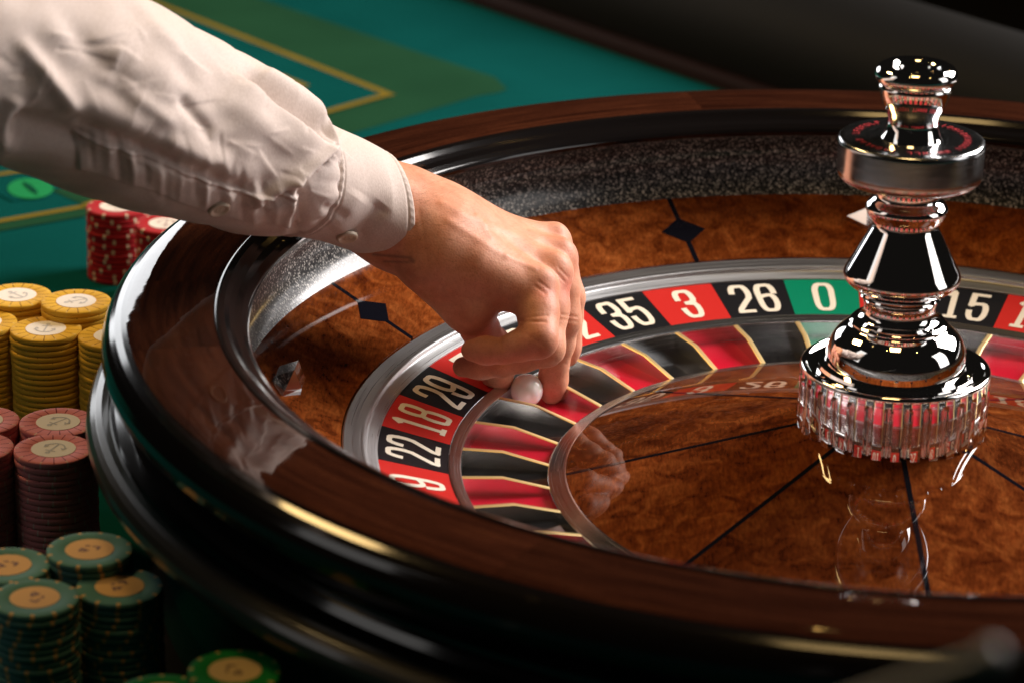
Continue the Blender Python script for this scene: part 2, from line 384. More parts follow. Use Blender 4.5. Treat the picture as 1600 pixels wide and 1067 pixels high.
# numerals: condensed strokes swept as ribbons
def rr(x0, y0, x1, y1, c, a0=0, a1=4):     # rounded-rectangle corner arcs; corners 0 tr, 1 tl, 2 bl, 3 br counter-clockwise
    out = []
    for k in range(a0, a1):
        cx, cy, s = [(x1-c, y1-c, 0), (x0+c, y1-c, 90), (x0+c, y0+c, 180), (x1-c, y0+c, 270)][k % 4]
        out += [(cx+c*math.cos(R_(s+90*i/4)), cy+c*math.sin(R_(s+90*i/4))) for i in range(5)]
    return out
def glyph(d):      # strokes in a box 0..1 wide (x0.46 later) and 0..1 tall, centre lines
    w = 1.0; c = .30
    if d == 0: return [(rr(0, 0, w, 1, c), True)]
    if d == 1: return [([(.16, .86), (.50, 1.0), (.56, .96), (.56, 0)], False), ([(.10, .0), (1.0, .0)], False)]
    if d == 2: return [([(0, .70)]+rr(0, .35, w, 1, c, 1, 2)[::-1]+rr(0, .35, w, 1, c, 0, 1)[::-1]+[(w, .66), (w*.93, .52), (.10, .10), (.03, 0.0), (w+.03, 0)], False)]
    if d == 3: return [([(0, .72)]+rr(0, .35, w, 1, c, 1, 2)[::-1]+rr(0, .5, w, 1, .25, 0, 1)[::-1]+[(w, .68), (w*.9, .57), (w*.45, .53), (w*.9, .48), (w, .38)]+rr(0, 0, w, .6, c, 3, 4)[::-1]+rr(0, 0, w, .6, c, 2, 3)[::-1]+[(0, .28)], False)]
    if d == 4: return [([(.82, 0), (.82, 1), (.66, 1), (0, .32), (0, .25), (1.08, .25)], False)]
    if d == 5: return [([(w, 1), (.06, 1), (.03, .56), (.25, .62)]+rr(0, 0, w, .64, c, 0, 1)[::-1]+rr(0, 0, w, .64, c, 3, 4)[::-1]+rr(0, 0, w, .64, c, 2, 3)[::-1]+[(0, .27)], False)]
    if d == 6: return [([(w, .72)]+rr(0, 0, w, 1, c, 0, 1)+rr(0, 0, w, 1, c, 1, 2)+rr(0, 0, w, 1, c, 2, 3)+rr(0, 0, w, .6, c, 3, 4)+rr(0, 0, w, .6, c, 0, 1)+[(.5, .6), (.05, .54)], False)]
    if d == 7: return [([(0, .86), (.02, 1), (w, 1), (w, .90), (.35, .0)], False)]
    if d == 8: return [(rr(.03, .53, w-.03, 1, .22), True), (rr(0, 0, w, .53, .24), True)]
    if d == 9: return [([(1-x, 1-y) for x, y in glyph(6)[0][0]], False)]
def dense(p, closed, h=.08):
    p = list(p)+([p[0]] if closed else []); out = [np.array(p[0])]
    for a, b in zip(p, p[1:]):
        a = np.array(a); b = np.array(b); L = np.linalg.norm(b-a)
        if L < 1e-6: continue
        n = max(1, int(L/h)); out += [a+(b-a)*i/n for i in range(1, n+1)]
    return out
def ribbon(pts, closed, wfun):
    p = np.array(pts); n = len(p); L = []; Rr = []
    for i in range(n):
        if closed: a, b = p[(i-1) % (n-1)], p[(i+1) % (n-1)]
        else: a, b = p[max(i-1, 0)], p[min(i+1, n-1)]
        d1 = p[i]-a; d2 = b-p[i]
        if np.linalg.norm(d1) < 1e-9: d1 = d2
        if np.linalg.norm(d2) < 1e-9: d2 = d1
        d1 = d1/np.linalg.norm(d1); d2 = d2/np.linalg.norm(d2); d = d1+d2; d /= max(np.linalg.norm(d), 1e-6)
        nn = np.array([-d[1], d[0]]); cc = max(.62, float(nn@np.array([-d2[1], d2[0]])))
        wd = wfun(d)/2/cc; L.append(p[i]+nn*wd); Rr.append(p[i]-nn*wd)
    return L, Rr
def split_path(p, closed):
    p = [np.array(q, float) for q in p]; q2 = [p[0]]
    for q in p[1:]:
        if np.linalg.norm(q-q2[-1]) > 2e-5: q2.append(q)
    p = q2
    if closed:
        d = dense(p, True, .0016); d[-1] = d[0]; return [(d, True)]
    runs = []; cur = [p[0]]
    for i in range(1, len(p)):
        cur.append(p[i])
        if i < len(p)-1:
            u1 = (p[i]-p[i-1])/np.linalg.norm(p[i]-p[i-1]); u2 = (p[i+1]-p[i])/np.linalg.norm(p[i+1]-p[i])
            if u1@u2 < .80: runs.append(cur); cur = [p[i]]
    runs.append(cur); out = []
    for k, r in enumerate(runs):
        r = [q.copy() for q in r]; e = .00125
        if k > 0: r[0] -= (r[1]-r[0])/np.linalg.norm(r[1]-r[0])*e
        if k < len(runs)-1: r[-1] += (r[-1]-r[-2])/np.linalg.norm(r[-1]-r[-2])*e
        out.append((dense(r, False, .0016), False))
    return out
def number_mesh(num, thc):
    txt = str(num); H = .0246; GW = .0092; G = .0148; TV, THZ = .0035, .0027
    tot = G*(len(txt)-1); V = []; F = []; ns_ = 0
    for i, ch in enumerate(txt):
        ox = -tot/2+i*G-GW/2 + (-.0006 if ch == '1' and i == 0 else 0)
        for gi, (st_, cl) in enumerate(glyph(int(ch))):
            for pts, cl2 in split_path([(ox+x*GW, -H/2+y*H) for x, y in st_], cl):
                ns_ += 1
                Lp, Rp = ribbon(pts, cl2, lambda d: TV*abs(d[1])+THZ*(1-abs(d[1])))
                b = len(V); lift = .00016+.000012*ns_
                for q in range(len(pts)):
                    for x, y in (Lp[q], Rp[q]):
                        r = .2378+y; t = thc-x/.2378; V.append((r*math.cos(t), r*math.sin(t), NZ(r)+lift))
                for q in range(len(pts)-1): F.append((b+2*q, b+2*q+1, b+2*q+3, b+2*q+2))
    o = mesh_obj('number', V, F, M_cream, smooth=False)
    bm = bmesh.new(); bm.from_mesh(o.data)
    for f in bm.faces:
        f.normal_update()
        if f.normal.z < 0: f.normal_flip()
    bm.to_mesh(o.data); bm.free(); return o
for k, num in enumerate(ORDER):
    a1 = TH0-(k)*STEP; a0 = a1-STEP              # divider k is between ORDER[k-1] and ORDER[k]
    colr = 'g' if num == 0 else ('r' if num in REDS else 'b')
    g = .00012/.24
    pl = Q(wedge('number_panel', [(.2552, NZ(.2552)), (.2203, NZ(.2203)), (.2203, NZ(.2203)-.002), (.2552, NZ(.2552)-.002)], a0+g, a1-g, 8, {'r': M_red, 'b': M_black, 'g': M_green}[colr]))
    nm = number_mesh(num, (a0+a1)/2); nm.parent = pl
    Q(wedge('pocket_floor', [(.2137, -.0196), (.1700, -.0200), (.1700, -.0215), (.2137, -.0215)], a0+.0006, a1-.0006, 6, {'r': M_fred, 'b': M_fblack, 'g': M_fgreen}[colr]))
Q(lathe('pocket_ring', [(.2202, -.0100), (.2202, -.0082), (.2196, -.0080), (.2146, -.0094), (.2138, -.0098), (.2136, -.0104), (.2136, -.0235)], M_alu_bright, n=222))
fin_prof = [(.2138, -.0100), (.1935, -.0104), (.1700, -.0164)]
def fin_mesh():
    v = []; t = .0015
    for r, z in fin_prof:
        for dy, dz in ((-t, -.0004), (-t*.72, 0.), (0, 0.), (t*.72, 0.), (t, -.0004)): v.append((r, dy, z+dz))
        v.append((r, t, -.0226)); v.append((r, -t, -.0226))
    f = []
    for i in range(2):
        for q in range(7): f.append((i*7+q, i*7+(q+1) % 7, (i+1)*7+(q+1) % 7, (i+1)*7+q))
    f += [(0, 1, 2, 3, 4, 5, 6), tuple(14+q for q in range(7))[::-1]]
    mi = [1 if q < 4 else 0 for i in range(2) for q in range(7)]+[0, 0]
    me = mesh_obj('pocket_divider', v, f, [M_fin, M_edge], mids=mi)
    bm = bmesh.new(); bm.from_mesh(me.data); bmesh.ops.recalc_face_normals(bm, faces=bm.faces); bm.to_mesh(me.data); bm.free()
    return sharp(me, 30)
fin0 = fin_mesh()
for k in range(37):
    o = fin0 if k == 0 else fin0.copy()
    if k: COL.objects.link(o)
    o.rotation_euler = (0, 0, TH0-k*STEP); pin(o, rotor)
CZf = lambda r: -.0143+(.1612-r)/(.1612-.0466)*.0292
Q(lathe('cone_ring', [(.1703, -.0235), (.1703, -.0168), (.1697, -.0163), (.1618, -.0143), (.1612, -.0143), (.1612, -.017)], M_alu_bright, n=222))
LINE1 = R_(-87.8)
for k in range(8):
    a0 = LINE1+k*PI/4
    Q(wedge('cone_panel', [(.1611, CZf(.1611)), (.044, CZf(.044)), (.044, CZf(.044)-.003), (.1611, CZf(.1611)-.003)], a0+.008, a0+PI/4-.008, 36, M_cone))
    Q(radial_strip('inlay_line', .044, .1611, CZf, .0026, a0, .0001, M_inlay))
# turret
tur = empty('turret', (0, 0, .02)); pin(tur, rotor)
def U(o): o.parent = tur; o.matrix_parent_inverse = Matrix.Translation(-Vector(tur.location)); return o
NFL = 31
def flute(r, z, a):
    if r < .0455 or z > .0425: return r
    ph = (a*NFL/(2*PI)) % 1.0
    top = .0395+.0025*math.sqrt(max(0, 1-(2*abs(ph-.5)/.42)**2)) if abs(ph-.5) < .21 else 0
    if abs(ph-.5) < .21 and z < top:
        return r-.0024*math.sqrt(max(0, 1-((ph-.5)/.21)**2))
    return r+.0003
base_prof = [(.0460, .0132), (.0466, .0142)]+[(.0466, .0150+i*.0011) for i in range(26)]+[(.0468, .0440), (.0470, .0455), (.0466, .0470), (.0458, .0476), (.0447, .0476), (.0438, .0466), (.0425, .0455), (.0400, .0452), (.038, .0455)]
U(lathe('turret_base', base_prof, M_chrome, n=31*16, mod=flute, deg=50, dens=False))
stem_prof = [(.0385, .0452), (.0390, .0470), (.0382, .0484), (.0362, .0488)]+crom([(.0350, .0492), (.0345, .0530), (.0335, .0575), (.0310, .0625), (.0275, .0660), (.0240, .0682)], 5)+[(.0236, .0690), (.0240, .0700), (.0228, .0712)]+crom([(.0200, .0722), (.0180, .0745), (.0174, .0775), (.0182, .0810), (.0192, .0828)], 4)+[(.0197, .0834), (.0192, .0842)]+crom([(.0205, .0858), (.0235, .0880), (.0262, .0900), (.0282, .0925), (.0286, .0945), (.0280, .0965)], 4)+[(.0156, .1200)]+crom([(.0156, .1210), (.0166, .1220), (.0180, .1240)], 3)+[(.0186, .1252)]+crom([(.0196, .1272), (.0200, .1290), (.0192, .1308)], 3)+crom([(.0176, .1322), (.0160, .1340), (.0156, .1360), (.0165, .1400), (.018, .143)], 3)
U(lathe('turret_stem', stem_prof, M_chrome, n=128, deg=40))
disc_prof = [(.017, .1425), (.0305, .1428), (.0330, .1437), (.0345, .1452), (.0350, .1468), (.0352, .1490), (.0352, .1622), (.0349, .1634), (.0340, .1641), (.0330, .1643), (.012, .1640)]
disc = U(lathe('turret_disc', disc_prof, M_chrome_soft, n=160, deg=40))
knob_prof = crom([(.0150, .1636), (.0136, .1660), (.0122, .1695), (.0119, .1722), (.0126, .1755), (.0143, .1795), (.0159, .1836), (.0170, .1872), (.0175, .1893)], 4)+[(.0174, .1900), (.0169, .1906)]+arc(.0147, .1955, .0050, -62, 150, 16)+crom([(.0113, .1977), (.0095, .1950), (.0060, .1915), (.0025, .1900), (.0001, .1897)], 4)
U(lathe('turret_knob', knob_prof, M_chrome, n=128, deg=40))
# worn red engraving round the disc (too small to read in the photograph)
V = []; F = []
sets = [[(0, 0, 0, 1), (0, 1, .6, 1), (0, .5, .5, .5)], [(0, 0, .3, 1), (.3, 1, .6, 0)], [(0, 0, 0, 1), (0, 0, .6, 0)], [(0, 0, 0, 1), (0, 1, .6, 0), (.6, 0, .6, 1)], [(0, 0, .6, 0), (.6, 0, .6, 1), (.6, 1, 0, 1), (0, 1, 0, 0)], [(.3, 0, .3, 1)]]
for k in range(44):
    if k in (13, 14, 22, 23, 31, 38): continue
    a = 2*PI*k/44
    for x0, y0, x1, y1 in sets[rng.integers(0, 6)]:
        p = np.array([x0-.3, y0-.5])*.0030; q2 = np.array([x1-.3, y1-.5])*.0030; d = (q2-p)/np.linalg.norm(q2-p); nn = np.array([-d[1], d[0]])*.00030
        b = len(V)
        for w in (p-nn-d*.0003, q2-nn+d*.0003, q2+nn+d*.0003, p+nn-d*.0003):
            r = .0268+w[1]; t = a-w[0]/.0268; V.append((r*math.cos(t), r*math.sin(t), .16455))
        F.append((b, b+1, b+2, b+3))
eng = mesh_obj('engraved_lettering', V, F, M_engrave, smooth=False); U(eng)

# ------------------------------------------------------------------ the ball
bpos = (-.1827, .096, -.0104)
me = bpy.data.meshes.new('roulette_ball'); bm = bmesh.new(); bmesh.ops.create_uvsphere(bm, u_segments=48, v_segments=32, radius=.0088); bm.to_mesh(me); bm.free()
me.polygons.foreach_set('use_smooth', [True]*len(me.polygons)); me.materials.append(M_ball)
ball = bpy.data.objects.new('roulette_ball', me); COL.objects.link(ball); ball.location = bpos
tag(ball, 'small glossy white ball held between the fingers in a red pocket', 'ball')

# ------------------------------------------------------------------ chips
CR, CH = .0195, .0033
def chipmats(nm, body, line, spot, lab, inkc):
    def pl(n, c, rough=.42):
        M = mat(n, c, .6, spec=.05); N_ = NT(M); N_.bump(N_.noise(N_.coord(), 900, 3, .6), .12, .0004); return M
    return [pl(nm+'_chip_clay', body), pl(nm+'_chip_line', line), pl(nm+'_chip_spot', spot)], pl(nm+'_chip_label', lab, .5), pl(nm+'_chip_ink', inkc, .5)
CM = {'yellow': chipmats('yellow', (.66, .385, .045), (.20, .085, .008), (.66, .48, .18), (.80, .75, .70), (.50, .49, .50)),
      'pink': chipmats('pink', (.60, .20, .215), (.15, .018, .025), (.56, .42, .36), (.72, .68, .65), (.42, .42, .46)),
      'dark green': chipmats('green', (.075, .19, .185), (.02, .08, .06), (.50, .32, .13), (.58, .36, .16), (.16, .10, .12)),
      'bright green': chipmats('bright_green', (.010, .17, .03), (.01, .09, .02), (.46, .34, .10), (.58, .40, .16), (.22, .14, .08)),
      'red': chipmats('red', (.33, .018, .022), (.2, .01, .012), (.60, .48, .34), (.72, .66, .60), (.4, .3, .3))}
def chip_mesh(nm, striped, nspots):
    angs = []; kind = []
    if striped:
        for k in range(18):
            a = k*20.
            angs += [a-1.0, a+1.0, a+5, a+10, a+15]; kind += [1, 0, 0, 0, 0]
    else:
        st_ = 360/nspots
        for k in range(nspots):
            a = k*st_; hw = 2.6
            angs += [a-hw, a+hw]+[a+hw+(st_-2*hw)*i/5 for i in range(1, 5)]; kind += [2]+[0]*5
    prof = [(.0112, CH), (.0113, CH-.0002), (.0116, CH), (.0172, CH), (.0189, CH-.00003), (.0193, CH-.00022), (CR, CH-.0006), (CR, .0006), (.0193, .00022), (.0189, .00003), (.0100, .0)]
    n = len(angs); k = len(prof); V = []; F = []; MI = []
    for a in angs:
        V += [(r*math.cos(R_(a)), r*math.sin(R_(a)), z) for r, z in prof]
    for i in range(n):
        j = (i+1) % n
        for q in range(k-1):
            F.append((i*k+q, i*k+q+1, j*k+q+1, j*k+q))
            top = q <= 4
            if striped:
                mi = 1 if (kind[i] == 1 and 2 <= q <= 4) else 0
                if q in (3, 4) and (i % 10) in (5,): mi = 2
                if nm == 'pink' and q in (5, 6, 7) and (i % 10) in (5,): mi = 2
            else: mi = 2 if (kind[i] == 2 and q >= 3 and q < 9) else 0
            MI.append(mi)
    F.append(tuple(i*k for i in range(n))); MI.append(0)
    F.append(tuple(i*k+k-1 for i in range(n))[::-1]); MI.append(0)
    o = mesh_obj(nm.replace(' ', '_')+'_chip', V, F, CM[nm][0], mids=MI); COL.objects.unlink(o)
    bm = bmesh.new(); bm.from_mesh(o.data); bmesh.ops.recalc_face_normals(bm, faces=bm.faces); bm.to_mesh(o.data); bm.free()
    sharp(o, 40); me = o.data; bpy.data.objects.remove(o); return me
def strokes_mesh(name, strokes, w, z, material):
    V = []; F = []
    for gi, (pts, cl) in enumerate(strokes):
        p = dense(pts, cl, .0008)
        if cl: p[-1] = p[0]
        Lp, Rp = ribbon(p, cl, lambda d: w); b = len(V)
        for q in range(len(p)):
            V += [(*Lp[q], z+gi*.00002), (*Rp[q], z+gi*.00002)]
        F += [(b+2*q, b+2*q+1, b+2*q+3, b+2*q+2) for q in range(len(p)-1)]
    o = mesh_obj(name, V, F, material, smooth=False); me = o.data; bpy.data.objects.remove(o); return me
u = .0072
anchor = [([(u*.12*math.cos(t), u*(.82+.12*math.sin(t))) for t in np.linspace(0, 2*PI, 13)[:-1]], True), ([(0, u*.70), (0, -u*.85)], False), ([(-u*.38, u*.46), (u*.38, u*.46)], False), ([(u*.72*math.sin(t), -u*.12-u*.72*math.cos(t)) for t in np.linspace(-1.25, 1.25, 13)], False), ([(u*.50, -u*.22), (u*.70, -u*.02), (u*.78, -u*.40)], False), ([(-u*.50, -u*.22), (-u*.70, -u*.02), (-u*.78, -u*.40)], False)]
emblem = [([(-.0052, -.001), (-.003, .0015), (-.0012, -.0012), (-.004, -.0016)], False), ([(.0022, .0024), (.0048, .0006), (.0030, -.0020)], False), ([(-.001, .0038), (.0012, .0032)], False)]
def disc_mesh(name, r, z, material):
    o = mesh_obj(name, [(r*math.cos(t), r*math.sin(t), z) for t in np.linspace(0, 2*PI, 49)[:-1]]+[(r*1.0*math.cos(t), r*math.sin(t), z-.0003) for t in np.linspace(0, 2*PI, 49)[:-1]], [tuple(range(48))]+[(i, 48+i, 48+(i+1) % 48, (i+1) % 48) for i in range(48)], material, smooth=False)
    me = o.data; bpy.data.objects.remove(o); return me
CME = {}
for nm, striped, ns in (('yellow', True, 0), ('pink', True, 0), ('dark green', False, 12), ('bright green', False, 12), ('red', False, 8)):
    body = chip_mesh(nm, striped, ns)
    lab = disc_mesh('label_inlay', .01105, CH+.0001, CM[nm][1])
    if striped or nm == 'red': ink = strokes_mesh('anchor_print', anchor, .0009, CH+.00018, CM[nm][2])
    else: ink = strokes_mesh('emblem_print', emblem, .0013, CH+.00018, CM[nm][2])
    CME[nm] = (body, lab, ink)
ORD = ['topmost', 'second', 'third', 'fourth', 'fifth', 'sixth', 'seventh', 'eighth', 'ninth', 'tenth', 'eleventh', 'twelfth', 'thirteenth', 'fourteenth', 'fifteenth', 'sixteenth', 'seventeenth', 'eighteenth', 'nineteenth', 'twentieth', 'twenty-first', 'twenty-second', 'twenty-third', 'twenty-fourth', 'twenty-fifth', 'twenty-sixth']
def dpt(px, py, w):
    return CP+ray(px, py)*(2*CR/w)
STK = [('yellow', 71.5, 511, 111, 'front yellow stack beside the wheel', 20), ('yellow', 26, 458, 108.5, 'rear left yellow stack', 20), ('yellow', 119, 473.5, 109.5, 'rear right yellow stack', 20),
       ('yellow', 178, 522, 111.5, 'yellow stack half hidden by the rim', 20), ('yellow', -29, 499, 110.5, 'yellow stack cut by the left edge', 20),
       ('pink', 83.6, 703, 123, 'front pink stack seen whole', 20), ('pink', 90.6, 656, 120.5, 'rear pink stack touching the wheel', 20), ('pink', -30, 655, 120.5, 'rear pink stack cut by the left edge', 20), ('pink', -40, 701, 123, 'front pink stack cut by the left edge', 20),
       ('dark green', 54.5, 937.6, 138, 'nearest dark green stack', 20), ('dark green', 187, 916, 136, 'right dark green stack', 20), ('dark green', 140, 863, 134, 'rear dark green stack', 20), ('dark green', 10.7, 883, 135, 'dark green stack cut by the left edge', 20),
       ('bright green', 367, 1051, 147, 'bright green stack at the bottom edge', 20), ('bright green', 252, 1086, 148, 'lowest bright green stack', 20),
       ('red', 183, 327, 96.5, 'red stack under the sleeve, left one', 16), ('red', 260, 350, 98, 'red stack behind the rim, right one', 16)]
for nm, px, py, w, desc, nch in STK:
    p = dpt(px, py, w); nch = max(14, round((p[2]-ZT)/(CH+.00002))); ang = rng.uniform(0, 2*PI)
    for k in range(nch):
        z = ZT+.0002+(nch-1-k)*(CH+.00002)
        if k == 0: jx = jy = 0
        else: jx, jy = rng.normal(0, .00022, 2)
        nmo = nm.replace(' ', '_')+'_chip'
        o = bpy.data.objects.new(nmo, CME[nm][0]); COL.objects.link(o)
        o.location = (p[0]+jx, p[1]+jy, z); o.rotation_euler = (0, 0, ang if k == 0 else rng.uniform(0, 2*PI))
        tag(o, f'{ORD[k]} chip {"on" if k == 0 else "from the top in"} the {desc}', 'casino chip', f'{nm} casino chips stacked beside the wheel')
        if k == 0:
            for me, n2 in ((CME[nm][1], 'label_inlay'), (CME[nm][2], 'emblem_print' if 'green' in nm else 'anchor_print')):
                c = bpy.data.objects.new(n2, me); COL.objects.link(c); c.parent = o
# out-of-focus rod in the right foreground
P0 = CP+ray(1549, 1024)*(.60/FPX); P1 = np.array([-.70, -.66, ZT+.004]); dr_ = Vector(P1-P0); Lr = dr_.length
rake = empty('grey_rod', tuple(P1)); tag(rake, 'blurred grey metal rod with a rounded knob in the right foreground', 'rod')
M_rod = mat('satin_grey_metal', (.22, .215, .21), .55, .4)
rot_ = dr_.to_track_quat('Z', 'Y').to_matrix().to_4x4(); rot_.translation = Vector(P0)
for nm_, prof_ in (('rod_shaft', [(.0001, .003), (.0017, .003), (.0019, .02), (.0022, .12), (.0026, Lr*.6), (.0026, Lr-.002), (.0001, Lr)]), ('rod_knob', [(.0001, -.0028)]+arc(0, 0, .0029, -80, 60, 10)+[(.0016, .0034)])):
    o = lathe(nm_, prof_, M_rod, n=32); o.data.transform(rot_); pin(o, rake)
#@@PERSON
# ------------------------------------------------------------------ the person: hand and forearm
def pt(px, py, y): return at_y(px, py, y)
H_ = .00085
LO = np.array([-.315, .028, -.024]); HI = np.array([-.138, .160, .128])
NX = np.ceil((HI-LO)/H_).astype(int)+1
GX, GY, GZ = [np.float32(LO[i])+np.float32(H_)*np.arange(NX[i], dtype=np.float32) for i in range(3)]
GX = GX[:, None, None]; GY = GY[None, :, None]; GZ = GZ[None, None, :]
def cone(a, b, ra, rb):                      # tapered capsule
    a = np.asarray(a, np.float32); b = np.asarray(b, np.float32); d = b-a; L2 = float(d@d)
    t = np.clip(((GX-a[0])*d[0]+(GY-a[1])*d[1]+(GZ-a[2])*d[2])/L2, 0, 1)
    return np.sqrt((GX-a[0]-t*d[0])**2+(GY-a[1]-t*d[1])**2+(GZ-a[2]-t*d[2])**2)-(ra+(rb-ra)*t)
def ball_(c, r): return np.sqrt((GX-c[0])**2+(GY-c[1])**2+(GZ-c[2])**2)-r
def smin(a, b, k):
    h = np.maximum(k-np.abs(a-b), 0)/k; return np.minimum(a, b)-h*h*k*.25
def smax(a, b, k): return -smin(-a, -b, k)
def union(lst, k):
    o = lst[0]
    for q in lst[1:]: o = smin(o, q, k)
    return o
J = {}
def j(n, px, py, y, r): J[n] = (pt(px, py, y), r)
# forearm and wrist (radial side towards the camera)
j('aR', 500, 288, .068, .0200); j('aU', 505, 280, .088, .0200)
j('wR', 634, 356, .083, .0184); j('wU', 626, 333, .110, .0195)
j('cR', 690, 385, .076, .0185); j('cU', 690, 356, .112, .0190)
# knuckles
j('iM', 840, 452, .072, .0118); j('mM', 862, 428, .094, .0118); j('rM', 872, 405, .114, .0110); j('pM', 864, 380, .132, .0102)
j('iP', 842, 530, .046, .0082); j('iD', 787, 548, .047, .0066); j('iT', 737, 547, .055, .0058)
j('mP', 853, 543, .068, .0084); j('mD', 786, 569, .066, .0066); j('mT', 723, 573, .074, .0056)
j('rP', 879, 500, .104, .0084); j('rD', 867, 568, .104, .0076); j('rT', 862, 615, .1045, .0062)
j('pP', 888, 465, .125, .0074); j('pD', 889, 520, .123, .0066); j('pT', 888, 558, .120, .0052)
j('tC', 676, 412, .070, .0165); j('tM', 730, 474, .070, .0130); j('tI', 766, 545, .090, .0096); j('tT', 783, 602, .1040, .0068)
p = {k: v[0] for k, v in J.items()}; r_ = {k: v[1] for k, v in J.items()}
def c2(a, b, sa=1., sb=1.): return cone(p[a], p[b], r_[a]*sa, r_[b]*sb)
palm = union([c2('aR', 'wR'), c2('aU', 'wU'), c2('wR', 'cR'), c2('wU', 'cU'), cone(.5*(p['aR']+p['aU']), .5*(p['wR']+p['wU']), .021, .021), cone(.5*(p['wR']+p['wU']), .5*(p['cR']+p['cU']), .0205, .0205),
              cone(p['cR'], p['iM']+np.array([-.004, 0, -.003]), .0175, .0115), cone(.6*p['cR']+.4*p['cU'], p['mM']+np.array([-.004, 0, -.003]), .0175, .0118), cone(.35*p['cR']+.65*p['cU'], p['rM']+np.array([-.004, 0, -.003]), .0175, .0112), cone(p['cU'], p['pM']+np.array([-.004, 0, -.003]), .0180, .0105)], .016)
# first web muscle, heel of the hand, little-finger pad
palm = smin(palm, cone(pt(742, 420, .068), pt(805, 446, .070), .0150, .0105), .010)
palm = smin(palm, cone(pt(720, 420, .110), pt(850, 425, .128), .016, .011), .014)
thumb = union([c2('tC', 'tM'), cone(pt(690, 400, .072), pt(735, 462, .072), .018, .0125)], .012)
thumb = smin(thumb, union([c2('tM', 'tI', .92, 1.0), c2('tI', 'tT', .98, 1.0), ball_(p['tI'], .0104), ball_(.55*p['tT']+.45*p['tI'], .0088)], .006), .007)
D = smin(palm, thumb, .0055)
# knuckle heads under the skin
for k, dv in (('iM', .0024), ('mM', .0020), ('rM', .0016), ('pM', .0014)):
    up = np.array([.45, -.10, .88]); D = smin(D, ball_(p[k]+up*dv, r_[k]*.80), .006)
# tendons fanning over the back
up = np.array([.10, -.25, .95])
for k, fr in (('iM', .25), ('mM', .45), ('rM', .62), ('pM', .8)):
    w0 = p['cR']*(1-fr)+p['cU']*fr
    a = w0*.35+p[k]*.65+up*.0075; b = p[k]+up*.0085
    D = smin(D, cone(a-up*.0012, b-up*.0008, .0022, .0030), .008)
fingers = []
for k, sw in (('i', .0090), ('m', .0088), ('r', .0084), ('p', .0074)):
    M0, P0, D0, T0 = k+'M', k+'P', k+'D', k+'T'
    prox = cone(p[M0], p[P0], r_[M0]*.88, r_[P0]*.98)
    bulge = ball_(.5*(p[M0]+p[P0])+0*up, sw*1.04)
    f = union([prox, bulge, ball_(p[P0], r_[P0]*1.05)], .008)
    f2 = union([c2(P0, D0, .96, 1.0), ball_(.5*(p[P0]+p[D0]), .5*(r_[P0]+r_[D0])*1.03)], .005)
    f3 = union([c2(D0, T0, 1.0, .96), ball_(.45*p[D0]+.55*p[T0], .5*(r_[D0]+r_[T0])*1.10)], .005)
    f = smin(smin(f2, f3, .0022), f, .0024)
    fingers.append(f)
FG = fingers[0]
for f in fingers[1:]: FG = smin(FG, f, .0005)
D = smin(D, FG, .0040)
def surface_nets(F, lo, h):
    ins = F < 0; n = np.array(F.shape)-1
    cnt = np.zeros(n, np.int8); pos = np.zeros((*n, 3), np.float32); ed = np.zeros(n, np.float32)
    cs = [(a, b, c) for a in (0, 1) for b in (0, 1) for c in (0, 1)]
    sl = lambda c: tuple(slice(c[i], c[i]+n[i]) for i in range(3))
    for c in cs: cnt += ins[sl(c)]
    act = (cnt > 0) & (cnt < 8); idx = np.argwhere(act)
    acc = np.zeros((len(idx), 3)); num = np.zeros(len(idx))
    for c in cs:
        for ax in range(3):
            if c[ax]: continue
            d = list(c); d[ax] = 1
            fa = F[tuple((idx+np.array(c)).T)]; fb = F[tuple((idx+np.array(d)).T)]
            cr = (fa < 0) != (fb < 0); t = np.where(cr, fa/np.where(cr, fa-fb, 1), 0)
            q = np.tile(np.array(c, float), (len(idx), 1)); q[:, ax] += t
            acc[cr] += q[cr]; num[cr] += 1
    V = (idx+acc/num[:, None])*h+lo
    ID = -np.ones(n, np.int64); ID[act] = np.arange(len(idx)); Fc = []
    for ax in range(3):
        a1, a2 = [(1, 2), (2, 0), (0, 1)][ax]
        s0 = [slice(1, n[i]) for i in range(3)]; s1 = [slice(1, n[i]) for i in range(3)]
        s0[ax] = slice(0, n[ax]); s1[ax] = slice(1, n[ax]+1)
        A_ = ins[tuple(s0)]; B_ = ins[tuple(s1)]
        for flip, m_ in ((False, A_ & ~B_), (True, ~A_ & B_)):
            e = np.argwhere(m_)
            base = e.copy()
            for i in range(3):
                if i != ax: base[:, i] += 1
            def g(o1, o2):
                b = base.copy(); b[:, a1] -= o1; b[:, a2] -= o2; return ID[tuple(b.T)]
            qd = np.stack([g(1, 1), g(0, 1), g(0, 0), g(1, 0)], 1)
            Fc.append(qd[:, ::-1] if flip else qd)
    return V, np.concatenate(Fc)
Vh, Fh = surface_nets(D, LO, H_)
